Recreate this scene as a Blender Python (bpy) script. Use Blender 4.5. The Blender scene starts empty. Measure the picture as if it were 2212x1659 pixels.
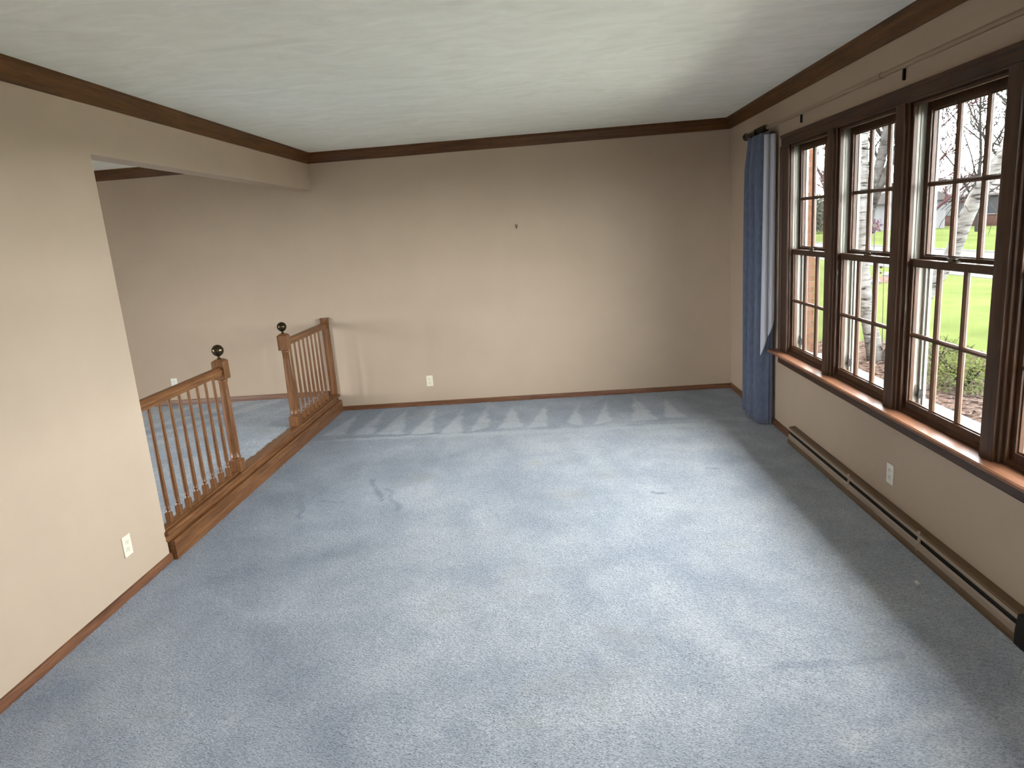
import bpy, bmesh, math, random
from mathutils import Vector, Matrix, noise
R_ = random.Random(7)
PI = math.pi
SC = bpy.context.scene
COL = SC.collection

# ------------------------------------------------------------------ camera
F_PX = 1478.847
CAM = Vector((2.31839687, -7.01033723, 1.74134153))
YAW, PITCH, ROLL = -0.0643285689, -0.219000467, -0.0753134847
fwd = Vector((math.sin(YAW)*math.cos(PITCH), math.cos(YAW)*math.cos(PITCH), math.sin(PITCH)))
rgt = Vector((math.cos(YAW), -math.sin(YAW), 0)); upv = rgt.cross(fwd)
RR = math.cos(ROLL)*rgt + math.sin(ROLL)*upv
UU = -math.sin(ROLL)*rgt + math.cos(ROLL)*upv
cd = bpy.data.cameras.new('camera'); cam = bpy.data.objects.new('camera', cd); COL.objects.link(cam)
cd.sensor_fit = 'HORIZONTAL'; cd.sensor_width = 36; cd.lens = F_PX/2212*36; cd.clip_start = .02; cd.clip_end = 600
M = Matrix(((RR.x, UU.x, -fwd.x, CAM.x), (RR.y, UU.y, -fwd.y, CAM.y), (RR.z, UU.z, -fwd.z, CAM.z), (0, 0, 0, 1)))
cam.matrix_world = M
SC.camera = cam

# ------------------------------------------------------------------ light, world, exposure
SKY = 7.0
w = bpy.data.worlds.new('overcast_sky'); SC.world = w; w.use_nodes = True
nt = w.node_tree; bg = nt.nodes['Background']
tc = nt.nodes.new('ShaderNodeTexCoord'); sx = nt.nodes.new('ShaderNodeSeparateXYZ'); rp = nt.nodes.new('ShaderNodeValToRGB')
nt.links.new(tc.outputs['Generated'], sx.inputs[0]); nt.links.new(sx.outputs['Z'], rp.inputs[0]); nt.links.new(rp.outputs[0], bg.inputs[0])
rp.color_ramp.elements[0].position = 0.0; rp.color_ramp.elements[0].color = (.80, .84, .86, 1)
rp.color_ramp.elements[1].position = .8; rp.color_ramp.elements[1].color = (.97, .985, 1.0, 1)
bg.inputs[1].default_value = SKY
SC.view_settings.view_transform = 'Standard'; SC.view_settings.look = 'None'
SC.view_settings.gamma = 1.0; SC.view_settings.use_curve_mapping = False
SC.view_settings.exposure = 2.5
cy = SC.cycles
cy.use_denoising = True; cy.max_bounces = 14; cy.diffuse_bounces = 9; cy.transparent_max_bounces = 24
cy.glossy_bounces = 4; cy.sample_clamp_indirect = 8.0; cy.caustics_reflective = False; cy.caustics_refractive = False

def portal(name, loc, rot, sx_, sy_):
    l = bpy.data.lights.new(name, 'AREA'); l.shape = 'RECTANGLE'; l.size = sx_; l.size_y = sy_; l.cycles.is_portal = True
    o = bpy.data.objects.new(name, l); o.location = loc; o.rotation_euler = rot; COL.objects.link(o); return o

# room dimensions (metres)
W, H = 4.133, 2.64            # width between side walls, ceiling
YO = -3.407                   # where the left wall ends and the opening begins
ZH = 2.289                    # underside of the header
TH = 0.13                     # left wall thickness
ZS = 0.172                    # floor level of the raised side room
YB = -8.1                     # wall behind the camera
XL = -4.0                     # far wall of the side room
YL = -6.2
portal('daylight_window', (W+.17, -3.31, 1.43), (0, PI/2, 0), 1.6, 3.5)
portal('daylight_fill_window', (2.1, YB-.17, 1.6), (-PI/2, 0, 0), 1.0, 1.0)  # daylight through the unseen rear window added for fill
portal('daylight_patio', (XL-.25, -4.7, 1.2), (0, -PI/2, 0), 2.1, 2.5)

# ------------------------------------------------------------------ helpers
def link(name, me, mat=None, parent=None, smooth=False):
    o = bpy.data.objects.new(name, me); COL.objects.link(o)
    if mat is not None: me.materials.append(mat)
    if parent is not None: o.parent = parent
    if smooth:
        for p in me.polygons: p.use_smooth = True
    return o
def tag(o, label=None, cat=None, group=None, kind=None):
    if label: o['label'] = label
    if cat: o['category'] = cat
    if group: o['group'] = group
    if kind: o['kind'] = kind
    return o
def empty(name, loc=(0, 0, 0), parent=None):
    o = bpy.data.objects.new(name, None); COL.objects.link(o); o.location = loc; o.empty_display_size = .1
    if parent: o.parent = parent
    return o
class MB:
    def __init__(s): s.v = []; s.f = []
    def box(s, x0, x1, y0, y1, z0, z1):
        b = len(s.v)
        s.v += [(x0,y0,z0),(x1,y0,z0),(x1,y1,z0),(x0,y1,z0),(x0,y0,z1),(x1,y0,z1),(x1,y1,z1),(x0,y1,z1)]
        s.f += [tuple(b+i for i in q) for q in ((0,3,2,1),(4,5,6,7),(0,1,5,4),(1,2,6,5),(2,3,7,6),(3,0,4,7))]
        return s
    def prism(s, prof, axis, a, b, mitre_a=0, mitre_b=0):
        """extrude the closed profile along an axis. prof = (u, z) for axis 'x' (u=y) and 'y' (u=x), (x, y) for 'z'"""
        n = len(prof); k = len(s.v)
        for t, mi in ((a, mitre_a), (b, mitre_b)):
            for (u, z) in prof:
                if axis == 'y': s.v.append((u, t+mi*u, z))
                elif axis == 'x': s.v.append((t+mi*u, u, z))
                else: s.v.append((u, z, t))
        for i in range(n):
            j = (i+1) % n; s.f.append((k+i, k+j, k+n+j, k+n+i))
        s.f.append(tuple(k+i for i in range(n))[::-1]); s.f.append(tuple(k+n+i for i in range(n)))
        return s
    def tube(s, pts, radii, n=12, caps=True):
        pts = [Vector(p) for p in pts]; k = len(s.v)
        if not hasattr(radii, '__len__'): radii = [radii]*len(pts)
        up = None
        for i, p in enumerate(pts):
            d = (pts[min(i+1, len(pts)-1)] - pts[max(i-1, 0)]).normalized()
            if up is None:
                up = Vector((0, 0, 1)) if abs(d.z) < .9 else Vector((1, 0, 0))
            a = d.cross(up).normalized(); b = a.cross(d); up = b
            for j in range(n):
                t = 2*PI*j/n; s.v.append(tuple(p + (a*math.cos(t)+b*math.sin(t))*radii[i]))
        for i in range(len(pts)-1):
            for j in range(n):
                q = (j+1) % n
                s.f.append((k+i*n+j, k+i*n+q, k+(i+1)*n+q, k+(i+1)*n+j))
        if caps:
            s.f.append(tuple(k+j for j in range(n))[::-1]); s.f.append(tuple(k+(len(pts)-1)*n+j for j in range(n)))
        return s
    def lathe(s, x, y, prof, n=20):
        """prof = list of (r, z) from bottom to top"""
        k = len(s.v)
        for r, z in prof:
            for j in range(n):
                t = 2*PI*j/n; s.v.append((x+r*math.cos(t), y+r*math.sin(t), z))
        for i in range(len(prof)-1):
            for j in range(n):
                q = (j+1) % n
                s.f.append((k+i*n+j, k+i*n+q, k+(i+1)*n+q, k+(i+1)*n+j))
        s.f.append(tuple(k+j for j in range(n))[::-1]); s.f.append(tuple(k+(len(prof)-1)*n+j for j in range(n)))
        return s
    def mesh(s, name, recalc=True):
        me = bpy.data.meshes.new(name); me.from_pydata(s.v, [], s.f); me.update()
        if recalc:
            bm = bmesh.new(); bm.from_mesh(me); bmesh.ops.recalc_face_normals(bm, faces=bm.faces); bm.to_mesh(me); bm.free()
        return me
    def build(s, name, mat, parent=None, bevel=0, smooth=False, auto=None, recalc=True):
        me = s.mesh(name, recalc); o = link(name, me, mat, parent, smooth)
        if bevel:
            m = o.modifiers.new('bevel', 'BEVEL'); m.width = bevel; m.segments = 2; m.limit_method = 'ANGLE'; m.angle_limit = .6
        if auto:
            for p in me.polygons: p.use_smooth = True
            me.set_sharp_from_angle(angle=auto)
        return o

# ------------------------------------------------------------------ materials
def mat(name, base=(.5, .5, .5), rough=.6, spec=.5, metal=0.0):
    m = bpy.data.materials.new(name); m.use_nodes = True
    b = m.node_tree.nodes['Principled BSDF']
    b.inputs['Base Color'].default_value = (*base, 1); b.inputs['Roughness'].default_value = rough
    b.inputs['Specular IOR Level'].default_value = spec; b.inputs['Metallic'].default_value = metal
    return m
def N(m, t, **kw):
    n = m.node_tree.nodes.new(t)
    for k, v in kw.items():
        if k in n.inputs: n.inputs[k].default_value = v
        else: setattr(n, k, v)
    return n
def L(m, a, b): m.node_tree.links.new(a, b)
def BS(m): return m.node_tree.nodes['Principled BSDF']
def coords(m, scale=(1, 1, 1), rot=(0, 0, 0)):
    t = N(m, 'ShaderNodeTexCoord'); p = N(m, 'ShaderNodeMapping')
    p.inputs['Scale'].default_value = scale; p.inputs['Rotation'].default_value = rot
    L(m, t.outputs['Object'], p.inputs[0]); return p.outputs[0]
def noise_ramp(m, co, scale, detail, stops, rough=.55, dist=0.0):
    n = N(m, 'ShaderNodeTexNoise'); n.inputs['Scale'].default_value = scale; n.inputs['Detail'].default_value = detail
    n.inputs['Roughness'].default_value = rough; n.inputs['Distortion'].default_value = dist
    L(m, co, n.inputs['Vector'])
    r = N(m, 'ShaderNodeValToRGB'); e = r.color_ramp.elements
    while len(e) < len(stops): e.new(.5)
    for i, (p, c) in enumerate(stops): e[i].position = p; e[i].color = (*c, 1)
    L(m, n.outputs[0], r.inputs[0]); return n, r
def bump(m, height, strength, dist, chain=None):
    b = N(m, 'ShaderNodeBump'); b.inputs['Strength'].default_value = strength; b.inputs['Distance'].default_value = dist
    L(m, height, b.inputs['Height'])
    if chain is not None: L(m, chain, b.inputs['Normal'])
    return b.outputs[0]
def wood(name, dark, light, axis, rough=.38):
    m = mat(name, light, rough, .32)
    sc = {'x': (1.2, 22, 22), 'y': (22, 1.2, 22), 'z': (22, 22, 1.2)}[axis]
    co = coords(m, sc)
    n, r = noise_ramp(m, co, 2.2, 6, [(.3, dark), (.68, light)], .65, .35)
    sc2 = tuple(4*s for s in sc)
    co2 = coords(m, sc2)
    n2, r2 = noise_ramp(m, co2, 3, 3, [(.35, (.62, .62, .62)), (.6, (1.05, 1.05, 1.05))])
    mx = N(m, 'ShaderNodeMix', data_type='RGBA', blend_type='MULTIPLY'); mx.inputs[0].default_value = .7
    L(m, r.outputs[0], mx.inputs[6]); L(m, r2.outputs[0], mx.inputs[7]); L(m, mx.outputs[2], BS(m).inputs['Base Color'])
    L(m, bump(m, n2.outputs[0], .15, .0006), BS(m).inputs['Normal'])
    return m
D1, L1 = (.055, .021, .004), (.150, .058, .012)
WOOD = {a: wood('stained_oak_'+a, D1, L1, a) for a in 'xyz'}
D2, L2 = (.080, .029, .009), (.235, .104, .040)
WINW = {a: wood('window_oak_'+a, (.028, .011, .004), (.078, .032, .013), a, .42) for a in 'xyz'}
BASEW = {a: wood('baseboard_oak_'+a, (.085, .033, .014), (.215, .092, .044), a, .4) for a in 'xy'}
STOOLW = wood('window_stool_oak', (.13, .055, .028), (.27, .125, .070), 'y', .36)  # oak lightened: the window's reflection is put into its colour
RAILW = {a: wood('railing_oak_'+a, D2, L2, a, .33) for a in 'xyz'}

WALL = mat('beige_wall_paint', (.56, .462, .362), .72, .25)
co = coords(WALL, (1, 1, 1))
n_, r_ = noise_ramp(WALL, co, 2.0, 3, [(.3, (.43, .335, .254)), (.7, (.455, .355, .270))]); L(WALL, r_.outputs[0], BS(WALL).inputs['Base Color'])
n2_ = N(WALL, 'ShaderNodeTexNoise'); n2_.inputs['Scale'].default_value = 160; n2_.inputs['Detail'].default_value = 3; L(WALL, co, n2_.inputs['Vector'])
L(WALL, bump(WALL, n2_.outputs[0], .25, .0012), BS(WALL).inputs['Normal'])

CEIL = mat('skip_trowel_ceiling', (.78, .77, .70), .8, .2)
co = coords(CEIL, (1, 2.2, 1), (0, 0, .35))
n_, r_ = noise_ramp(CEIL, co, 3.2, 8, [(.32, (.83, .83, .755)), (.66, (.92, .925, .85))], .6, 1.2); L(CEIL, r_.outputs[0], BS(CEIL).inputs['Base Color'])
n2_ = N(CEIL, 'ShaderNodeTexNoise'); n2_.inputs['Scale'].default_value = 7; n2_.inputs['Detail'].default_value = 6; n2_.inputs['Distortion'].default_value = 1.0; L(CEIL, co, n2_.inputs['Vector'])
L(CEIL, bump(CEIL, n2_.outputs[0], .40, .010), BS(CEIL).inputs['Normal'])

def carpet_mat():
    m = mat('blue_grey_cut_pile', (.3, .36, .42), .95, .1)
    b = BS(m); b.inputs['Sheen Weight'].default_value = .35; b.inputs['Sheen Roughness'].default_value = .5
    b.inputs['Sheen Tint'].default_value = (.8, .88, 1, 1)
    t = N(m, 'ShaderNodeTexCoord')
    at = N(m, 'ShaderNodeAttribute', attribute_name='pile')
    # large soft blotches of pile direction
    n1 = N(m, 'ShaderNodeTexNoise'); n1.inputs['Scale'].default_value = 2.6; n1.inputs['Detail'].default_value = 9; n1.inputs['Roughness'].default_value = .72; n1.inputs['Distortion'].default_value = .3
    L(m, t.outputs['Object'], n1.inputs['Vector'])
    mp = N(m, 'ShaderNodeMapping'); mp.inputs['Scale'].default_value = (1, 1.7, 1); mp.inputs['Rotation'].default_value = (0, 0, .5); L(m, t.outputs['Object'], mp.inputs[0])
    # tufts
    n2 = N(m, 'ShaderNodeTexNoise'); n2.inputs['Scale'].default_value = 95; n2.inputs['Detail'].default_value = 4; n2.inputs['Roughness'].default_value = .6
    L(m, mp.outputs[0], n2.inputs['Vector'])
    vo = N(m, 'ShaderNodeTexVoronoi'); vo.inputs['Scale'].default_value = 120; L(m, mp.outputs[0], vo.inputs['Vector'])
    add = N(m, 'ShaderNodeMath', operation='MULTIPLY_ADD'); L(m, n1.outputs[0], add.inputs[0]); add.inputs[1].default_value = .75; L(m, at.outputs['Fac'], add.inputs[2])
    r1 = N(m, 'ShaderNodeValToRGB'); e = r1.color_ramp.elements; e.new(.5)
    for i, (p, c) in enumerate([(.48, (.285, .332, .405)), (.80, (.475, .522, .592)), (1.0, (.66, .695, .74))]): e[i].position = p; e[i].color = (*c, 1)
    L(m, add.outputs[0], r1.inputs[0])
    r2 = N(m, 'ShaderNodeValToRGB'); r2.color_ramp.elements[0].position = .30; r2.color_ramp.elements[0].color = (.36, .38, .42, 1)
    r2.color_ramp.elements[1].position = .56; r2.color_ramp.elements[1].color = (1.12, 1.12, 1.12, 1); L(m, n2.outputs[0], r2.inputs[0])
    mx = N(m, 'ShaderNodeMix', data_type='RGBA', blend_type='MULTIPLY'); mx.inputs[0].default_value = .8
    L(m, r1.outputs[0], mx.inputs[6]); L(m, r2.outputs[0], mx.inputs[7])
    n4 = N(m, 'ShaderNodeTexNoise'); n4.inputs['Scale'].default_value = 38; n4.inputs['Detail'].default_value = 3; n4.inputs['Roughness'].default_value = .7; L(m, mp.outputs[0], n4.inputs['Vector'])
    r4 = N(m, 'ShaderNodeValToRGB'); r4.color_ramp.elements[0].position = .36; r4.color_ramp.elements[0].color = (.74, .76, .80, 1)
    r4.color_ramp.elements[1].position = .58; r4.color_ramp.elements[1].color = (1.06, 1.06, 1.06, 1); L(m, n4.outputs[0], r4.inputs[0])
    mx4 = N(m, 'ShaderNodeMix', data_type='RGBA', blend_type='MULTIPLY'); mx4.inputs[0].default_value = .8
    L(m, mx.outputs[2], mx4.inputs[6]); L(m, r4.outputs[0], mx4.inputs[7]); mx = mx4
    # old faint yellowish stains
    n3 = N(m, 'ShaderNodeTexNoise'); n3.inputs['Scale'].default_value = 1.3; n3.inputs['Detail'].default_value = 4; L(m, mp.outputs[0], n3.inputs['Vector'])
    r3 = N(m, 'ShaderNodeValToRGB'); r3.color_ramp.elements[0].position = .60; r3.color_ramp.elements[0].color = (0, 0, 0, 1); r3.color_ramp.elements[1].position = .75; r3.color_ramp.elements[1].color = (.45, .45, .45, 1)
    L(m, n3.outputs[0], r3.inputs[0])
    mx2 = N(m, 'ShaderNodeMix', data_type='RGBA'); L(m, r3.outputs[0], mx2.inputs[0]); L(m, mx.outputs[2], mx2.inputs[6]); mx2.inputs[7].default_value = (.40, .41, .38, 1)
    at2 = N(m, 'ShaderNodeAttribute', attribute_name='stain')
    mx3 = N(m, 'ShaderNodeMix', data_type='RGBA'); L(m, at2.outputs['Fac'], mx3.inputs[0]); L(m, mx2.outputs[2], mx3.inputs[6]); mx3.inputs[7].default_value = (.50, .50, .45, 1)
    L(m, mx3.outputs[2], b.inputs['Base Color'])
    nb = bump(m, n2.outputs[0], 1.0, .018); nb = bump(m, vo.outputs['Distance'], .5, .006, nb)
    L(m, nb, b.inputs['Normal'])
    return m
CARPET = carpet_mat()

BRASS = mat('antique_bronze', (.06, .042, .022), .22, .6, .85)
IVORY = mat('ivory_plastic', (.74, .68, .53), .38, .5)
WHITEP = mat('white_plastic', (.72, .70, .64), .4, .5)
SLOT = mat('dark_slot', (.02, .017, .013), .6)
HEAT = mat('beige_enamel', (.33, .26, .205), .45, .5)
HEATD = mat('brown_enamel', (.12, .07, .035), .42, .5)
BLACK = mat('black_void', (.006, .006, .006), .8)
LINER = mat('cream_vinyl_jamb', (.33, .315, .265), .45, .5)
ALU = mat('cream_storm_frame', (.34, .335, .30), .4, .5)
SILLW = mat('weathered_grey_sill', (.075, .078, .082), .6, .3)
DARKM = mat('dark_metal', (.018, .014, .012), .45, .5, .6)
ROD = mat('cream_rod', (.26, .18, .11), .28, .6)
LINING_LIT = mat('lining_and_lit_fabric', (.50, .51, .57), .9, .1)  # lining above; below, window light on the blue fabric put into the colour
PAPER = mat('white_paper', (.88, .88, .86), .7, .2)
BS(LINING_LIT).inputs['Transmission Weight'].default_value = 0

FABRIC = mat('slate_blue_fabric', (.15, .17, .235), .88, .15)
BS(FABRIC).inputs['Sheen Weight'].default_value = .25
co = coords(FABRIC, (14, 14, 5)); n_, r_ = noise_ramp(FABRIC, co, 4, 3, [(.3, (.080, .095, .145)), (.7, (.108, .126, .185))]); L(FABRIC, r_.outputs[0], BS(FABRIC).inputs['Base Color'])
L(FABRIC, bump(FABRIC, n_.outputs[0], .3, .001), BS(FABRIC).inputs['Normal'])

def glass():
    m = bpy.data.materials.new('window_glass'); m.use_nodes = True; nt = m.node_tree; nt.nodes.clear()
    o = nt.nodes.new('ShaderNodeOutputMaterial'); mx = nt.nodes.new('ShaderNodeMixShader'); t = nt.nodes.new('ShaderNodeBsdfTransparent')
    g = nt.nodes.new('ShaderNodeBsdfGlossy'); lw = nt.nodes.new('ShaderNodeLayerWeight'); lw.inputs[0].default_value = .5
    pw = nt.nodes.new('ShaderNodeMath'); pw.operation = 'POWER'; pw.inputs[1].default_value = 5; nt.links.new(lw.outputs['Facing'], pw.inputs[0])
    fr = nt.nodes.new('ShaderNodeMath'); fr.operation = 'MULTIPLY_ADD'; fr.inputs[1].default_value = .6; fr.inputs[2].default_value = .02; nt.links.new(pw.outputs[0], fr.inputs[0])
    g.inputs['Roughness'].default_value = .02; t.inputs[0].default_value = (.985, .99, .985, 1)
    nt.links.new(fr.outputs[0], mx.inputs[0]); nt.links.new(t.outputs[0], mx.inputs[1]); nt.links.new(g.outputs[0], mx.inputs[2]); nt.links.new(mx.outputs[0], o.inputs[0])
    return m
GLASS = glass()

# exterior
GRASS = mat('spring_lawn', (.08, .13, .02), .95, .1)
co = coords(GRASS, (1, 1, 1)); n_, r_ = noise_ramp(GRASS, co, 1.1, 9, [(.32, (.021, .027, .009)), (.52, (.027, .034, .011)), (.70, (.033, .038, .013))], .7)
n2_, r2_ = noise_ramp(GRASS, coords(GRASS, (1, .25, 1)), .35, 3, [(.35, (.86, .86, .86)), (.65, (1.1, 1.1, 1.1))])
mx = N(GRASS, 'ShaderNodeMix', data_type='RGBA', blend_type='MULTIPLY'); mx.inputs[0].default_value = 1
L(GRASS, r_.outputs[0], mx.inputs[6]); L(GRASS, r2_.outputs[0], mx.inputs[7]); L(GRASS, mx.outputs[2], BS(GRASS).inputs['Base Color'])
ROAD = mat('pale_asphalt', (.048, .046, .046), .9, .2)
CURB = mat('concrete_curb', (.05, .05, .048), .9, .2)
MULCH = mat('bark_mulch', (.14, .09, .06), .95, .1)
co = coords(MULCH, (1, 2.5, 1)); n_, r_ = noise_ramp(MULCH, co, 14, 6, [(.35, (.018, .012, .010)), (.65, (.050, .034, .028))], .7); L(MULCH, r_.outputs[0], BS(MULCH).inputs['Base Color'])
CHIP = mat('bark_chip', (.17, .12, .09), .9, .1)
co = coords(CHIP); n_, r_ = noise_ramp(CHIP, co, 30, 2, [(.35, (.016, .011, .009)), (.65, (.060, .044, .036))]); L(CHIP, r_.outputs[0], BS(CHIP).inputs['Base Color'])
BRICK = mat('fired_brick', (.19, .08, .05), .9, .15)
co = coords(BRICK); n_, r_ = noise_ramp(BRICK, co, 9, 4, [(.3, (.040, .018, .011)), (.7, (.075, .036, .022))]); L(BRICK, r_.outputs[0], BS(BRICK).inputs['Base Color'])
MORTAR = mat('mortar', (.085, .075, .062), .95, .1)
BIRCH = mat('birch_bark', (.5, .48, .45), .8, .2)
co = coords(BIRCH, (4, 4, 22)); n_, r_ = noise_ramp(BIRCH, co, 1.3, 5, [(.37, (.006, .0055, .005)), (.44, (.050, .049, .047)), (.60, (.085, .083, .080))], .6, .5); L(BIRCH, r_.outputs[0], BS(BIRCH).inputs['Base Color'])
BARK = mat('grey_bark', (.07, .06, .055), .95, .1)
co = coords(BARK, (6, 6, 2)); n_, r_ = noise_ramp(BARK, co, 5, 4, [(.3, (.005, .0045, .004)), (.7, (.016, .014, .013))]); L(BARK, r_.outputs[0], BS(BARK).inputs['Base Color'])
GBARK = mat('pale_grey_bark', (.03, .03, .03), .9, 0)
co = coords(GBARK, (5, 5, 16)); n_, r_ = noise_ramp(GBARK, co, 2.5, 5, [(.35, (.010, .010, .0095)), (.6, (.034, .033, .032))]); L(GBARK, r_.outputs[0], BS(GBARK).inputs['Base Color'])
BUD = mat('red_budding_twigs', (.022, .011, .012), .9, .1)
LEAF = mat('yellow_green_leaf', (.030, .036, .012), .7, .2)
EVER = mat('evergreen_foliage', (.013, .016, .012), .9, .1)
SIDING = mat('grey_siding', (.012, .013, .0135), .8, .2)
WHITES = mat('white_siding', (.065, .065, .067), .7, .2)
ROOFM = mat('light_roof_shingle', (.034, .032, .032), .9, .1)
FBRICK = mat('distant_brick', (.14, .07, .055), .9, .1)
bt = N(FBRICK, 'ShaderNodeTexBrick'); bt.inputs['Color1'].default_value = (.022, .010, .009, 1); bt.inputs['Color2'].default_value = (.034, .019, .014, 1); bt.inputs['Mortar'].default_value = (.03, .027, .025, 1); bt.inputs['Scale'].default_value = 3
L(FBRICK, coords(FBRICK, (1, 1, 1), (PI/2, 0, PI/2)), bt.inputs[0]); L(FBRICK, bt.outputs[0], BS(FBRICK).inputs['Base Color'])
DGLASS = mat('dark_house_glass', (.006, .007, .009), .3, .1)
PINK = mat('pink_painted_metal', (.035, .006, .014), .5, .4)
PURPLE = mat('purple_painted_metal', (.022, .010, .022), .5, .4)
YELL = mat('yellow_painted_metal', (.034, .026, .006), .5, .4)

for m_ in (GRASS, ROAD, CURB, MULCH, CHIP, BRICK, MORTAR, BIRCH, BARK, BUD, LEAF, EVER, SIDING, WHITES, ROOFM, FBRICK, SILLW):
    BS(m_).inputs['Specular IOR Level'].default_value = 0

# ------------------------------------------------------------------ the room shell
def S(o): o['kind'] = 'structure'; return o

# floors: fine grids so that the brushed pile direction and carpet tone can be stored per point
WEDGE = [((.51,-.04),(.39,-.97),(.61,-.98)),((.75,-.1),(.63,-1.02),(.92,-1.04)),((1.05,-.13),(.95,-1.11),(1.2,-1.04)),((1.36,-.2),(1.23,-1.1),(1.47,-1.12)),
 ((1.61,-.18),(1.5,-1.1),(1.71,-.96)),((1.87,-.2),(1.77,-1.03),(2.01,-1.02)),((2.22,-.21),(2.04,-1.03),(2.23,-1.07)),((2.54,-.26),(2.39,-.98),(2.55,-1.07)),
 ((2.83,-.16),(2.64,-1.09),(2.81,-1.0)),((3.11,-.11),(2.98,-1.04),(3.24,-1.06)),((3.4,-.3),(3.27,-.98),(3.48,-1.02)),((.26,-.06),(.10,-.95),(.34,-.96))]
STROKES = [((.903,-2.213),(1.083,-2.649),.012,-.5),((1.07,-2.406),(1.235,-2.803),.014,-.35),((.444,-2.454),(.595,-2.876),.012,-.4),((.30,-1.024),(1.46,-1.09),.02,-.22),
 ((1.46,-1.09),(3.5,-1.16),.02,-.12),((.3,-1.10),(3.55,-1.26),.05,.22),((.62,-2.6),(.80,-2.63),.01,-.3),((3.36,-2.34),(3.42,-2.36),.012,-.5),((2.93,-2.72),(2.99,-2.75),.013,-.6),
 ((.9,-4.2),(1.9,-5.6),.10,-.14),((.5,-3.6),(1.3,-3.3),.12,-.13),((1.9,-1.5),(2.1,-3.4),.16,-.08),((.8,-2.0),(1.9,-2.3),.2,-.09),((3.1,-4.6),(3.6,-4.55),.02,-.2),((3.2,-5.0),(3.6,-4.9),.03,.12),
 ((1.4,-1.4),(1.35,-2.6),.05,.07),((2.4,-1.35),(2.7,-2.4),.06,.07),((1.0,-5.2),(.35,-4.6),.08,.08),((.2,-3.7),(.9,-4.1),.05,.08),((2.3,-3.9),(3.0,-3.2),.09,-.06),((2.5,-5.3),(3.3,-4.7),.1,-.07)]
def seg(px, py, a, b):
    dx, dy = b[0]-a[0], b[1]-a[1]; t = max(0, min(1, ((px-a[0])*dx+(py-a[1])*dy)/(dx*dx+dy*dy)))
    return math.hypot(px-a[0]-t*dx, py-a[1]-t*dy)
def intri(x, y, t):
    (x1,y1),(x2,y2),(x3,y3) = t
    d = lambda ax,ay,bx,by: (bx-ax)*(y-ay)-(by-ay)*(x-ax)
    a,b,c = d(x1,y1,x2,y2), d(x2,y2,x3,y3), d(x3,y3,x1,y1)
    return min(abs(a),abs(b),abs(c)) if (a>0)==(b>0)==(c>0) else -1
def pile_main(x, y):
    v = .45
    j = .012*noise.noise(Vector((x*9, y*9, 3)))
    xx, yy = x+j*2.2, y+j*2.2
    if yy > -1.14:
        v -= .17*min(1, (yy+1.14)/.05)
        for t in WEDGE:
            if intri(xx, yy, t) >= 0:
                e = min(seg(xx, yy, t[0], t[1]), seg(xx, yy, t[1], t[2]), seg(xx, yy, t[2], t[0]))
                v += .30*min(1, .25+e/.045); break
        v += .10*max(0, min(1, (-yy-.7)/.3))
    for a, b, wd, am in STROKES:
        if min(a[0],b[0])-3*wd < x < max(a[0],b[0])+3*wd and min(a[1],b[1])-3*wd < y < max(a[1],b[1])+3*wd:
            d = seg(xx, yy, a, b)/wd
            v += am*math.exp(-d*d)
    v += .10*noise.fractal(Vector((x*1.1, y*1.1, 8)), 1.0, 2.0, 4)
    v += .07*noise.noise(Vector((x*6+y*2.5, y*1.1-x*.4, 2)))+.06*noise.noise(Vector((x*3.3-y*2.2, y*4+x*1.4, 6)))
    v += .24*max(0, min(1, (x-.3)/1.5))-.19  # tone ramp, darker towards the left wall
    return v
def pile_side(x, y):
    v = .45 + .16*noise.fractal(Vector((x*1.3, y*1.3, 4)), 1.0, 2.0, 4)
    for x0 in (-.62, -1.0, -1.5, -2.1):
        d = seg(x, y, (x0, -.08), (x0-.75, -1.25)); v += .25*math.exp(-(d/.07)**2)
    d = seg(x, y, (-1.5, -.5), (-1.0, -.57)); v -= .4*math.exp(-(d/.012)**2)
    return v
def carpet(name, x0, x1, y0, y1, z, step, fn, stain=None, border=None):
    nx, ny = int((x1-x0)/step)+1, int((y1-y0)/step)+1
    vs = []; att = []; st = []
    for j in range(ny+1):
        for i in range(nx+1):
            x, y = x0+(x1-x0)*i/nx, y0+(y1-y0)*j/ny
            dz = .0025*noise.noise(Vector((x*28, y*28, 0)))+.0015*noise.noise(Vector((x*70, y*70, 5)))
            vs.append((x, y, z+dz)); att.append(fn(x, y)); st.append(stain(x, y) if stain else 0)
    fs = [(j*(nx+1)+i, j*(nx+1)+i+1, (j+1)*(nx+1)+i+1, (j+1)*(nx+1)+i) for j in range(ny) for i in range(nx)]
    me = bpy.data.meshes.new(name); me.from_pydata(vs, [], fs); me.update()
    for nm, dat in (('pile', att), ('stain', st)):
        a = me.attributes.new(nm, 'FLOAT', 'POINT'); a.data.foreach_set('value', dat)
    o = link(name, me, CARPET, smooth=True)
    return S(o)
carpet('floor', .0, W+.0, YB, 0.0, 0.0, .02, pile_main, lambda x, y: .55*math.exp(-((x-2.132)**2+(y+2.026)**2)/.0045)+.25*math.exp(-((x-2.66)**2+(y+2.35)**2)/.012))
carpet('floor_raised', XL, -.055, YL, 0.0, ZS+.003, .035, pile_side)
S(MB().box(XL-.2, -.06, YL, .0, -.05, ZS-.012).box(-.06, W+.2, YB, 0, -.12, -.01).build('floor_subfloor', MORTAR))

# walls
S(MB().box(XL-.2, W, 0, .15, -.2, H+.05).build('wall_back', WALL))
m = MB()
m.box(-TH, 0, YB, YO, -.02, H).box(-TH, 0, YO, 0, ZH, H)
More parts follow.
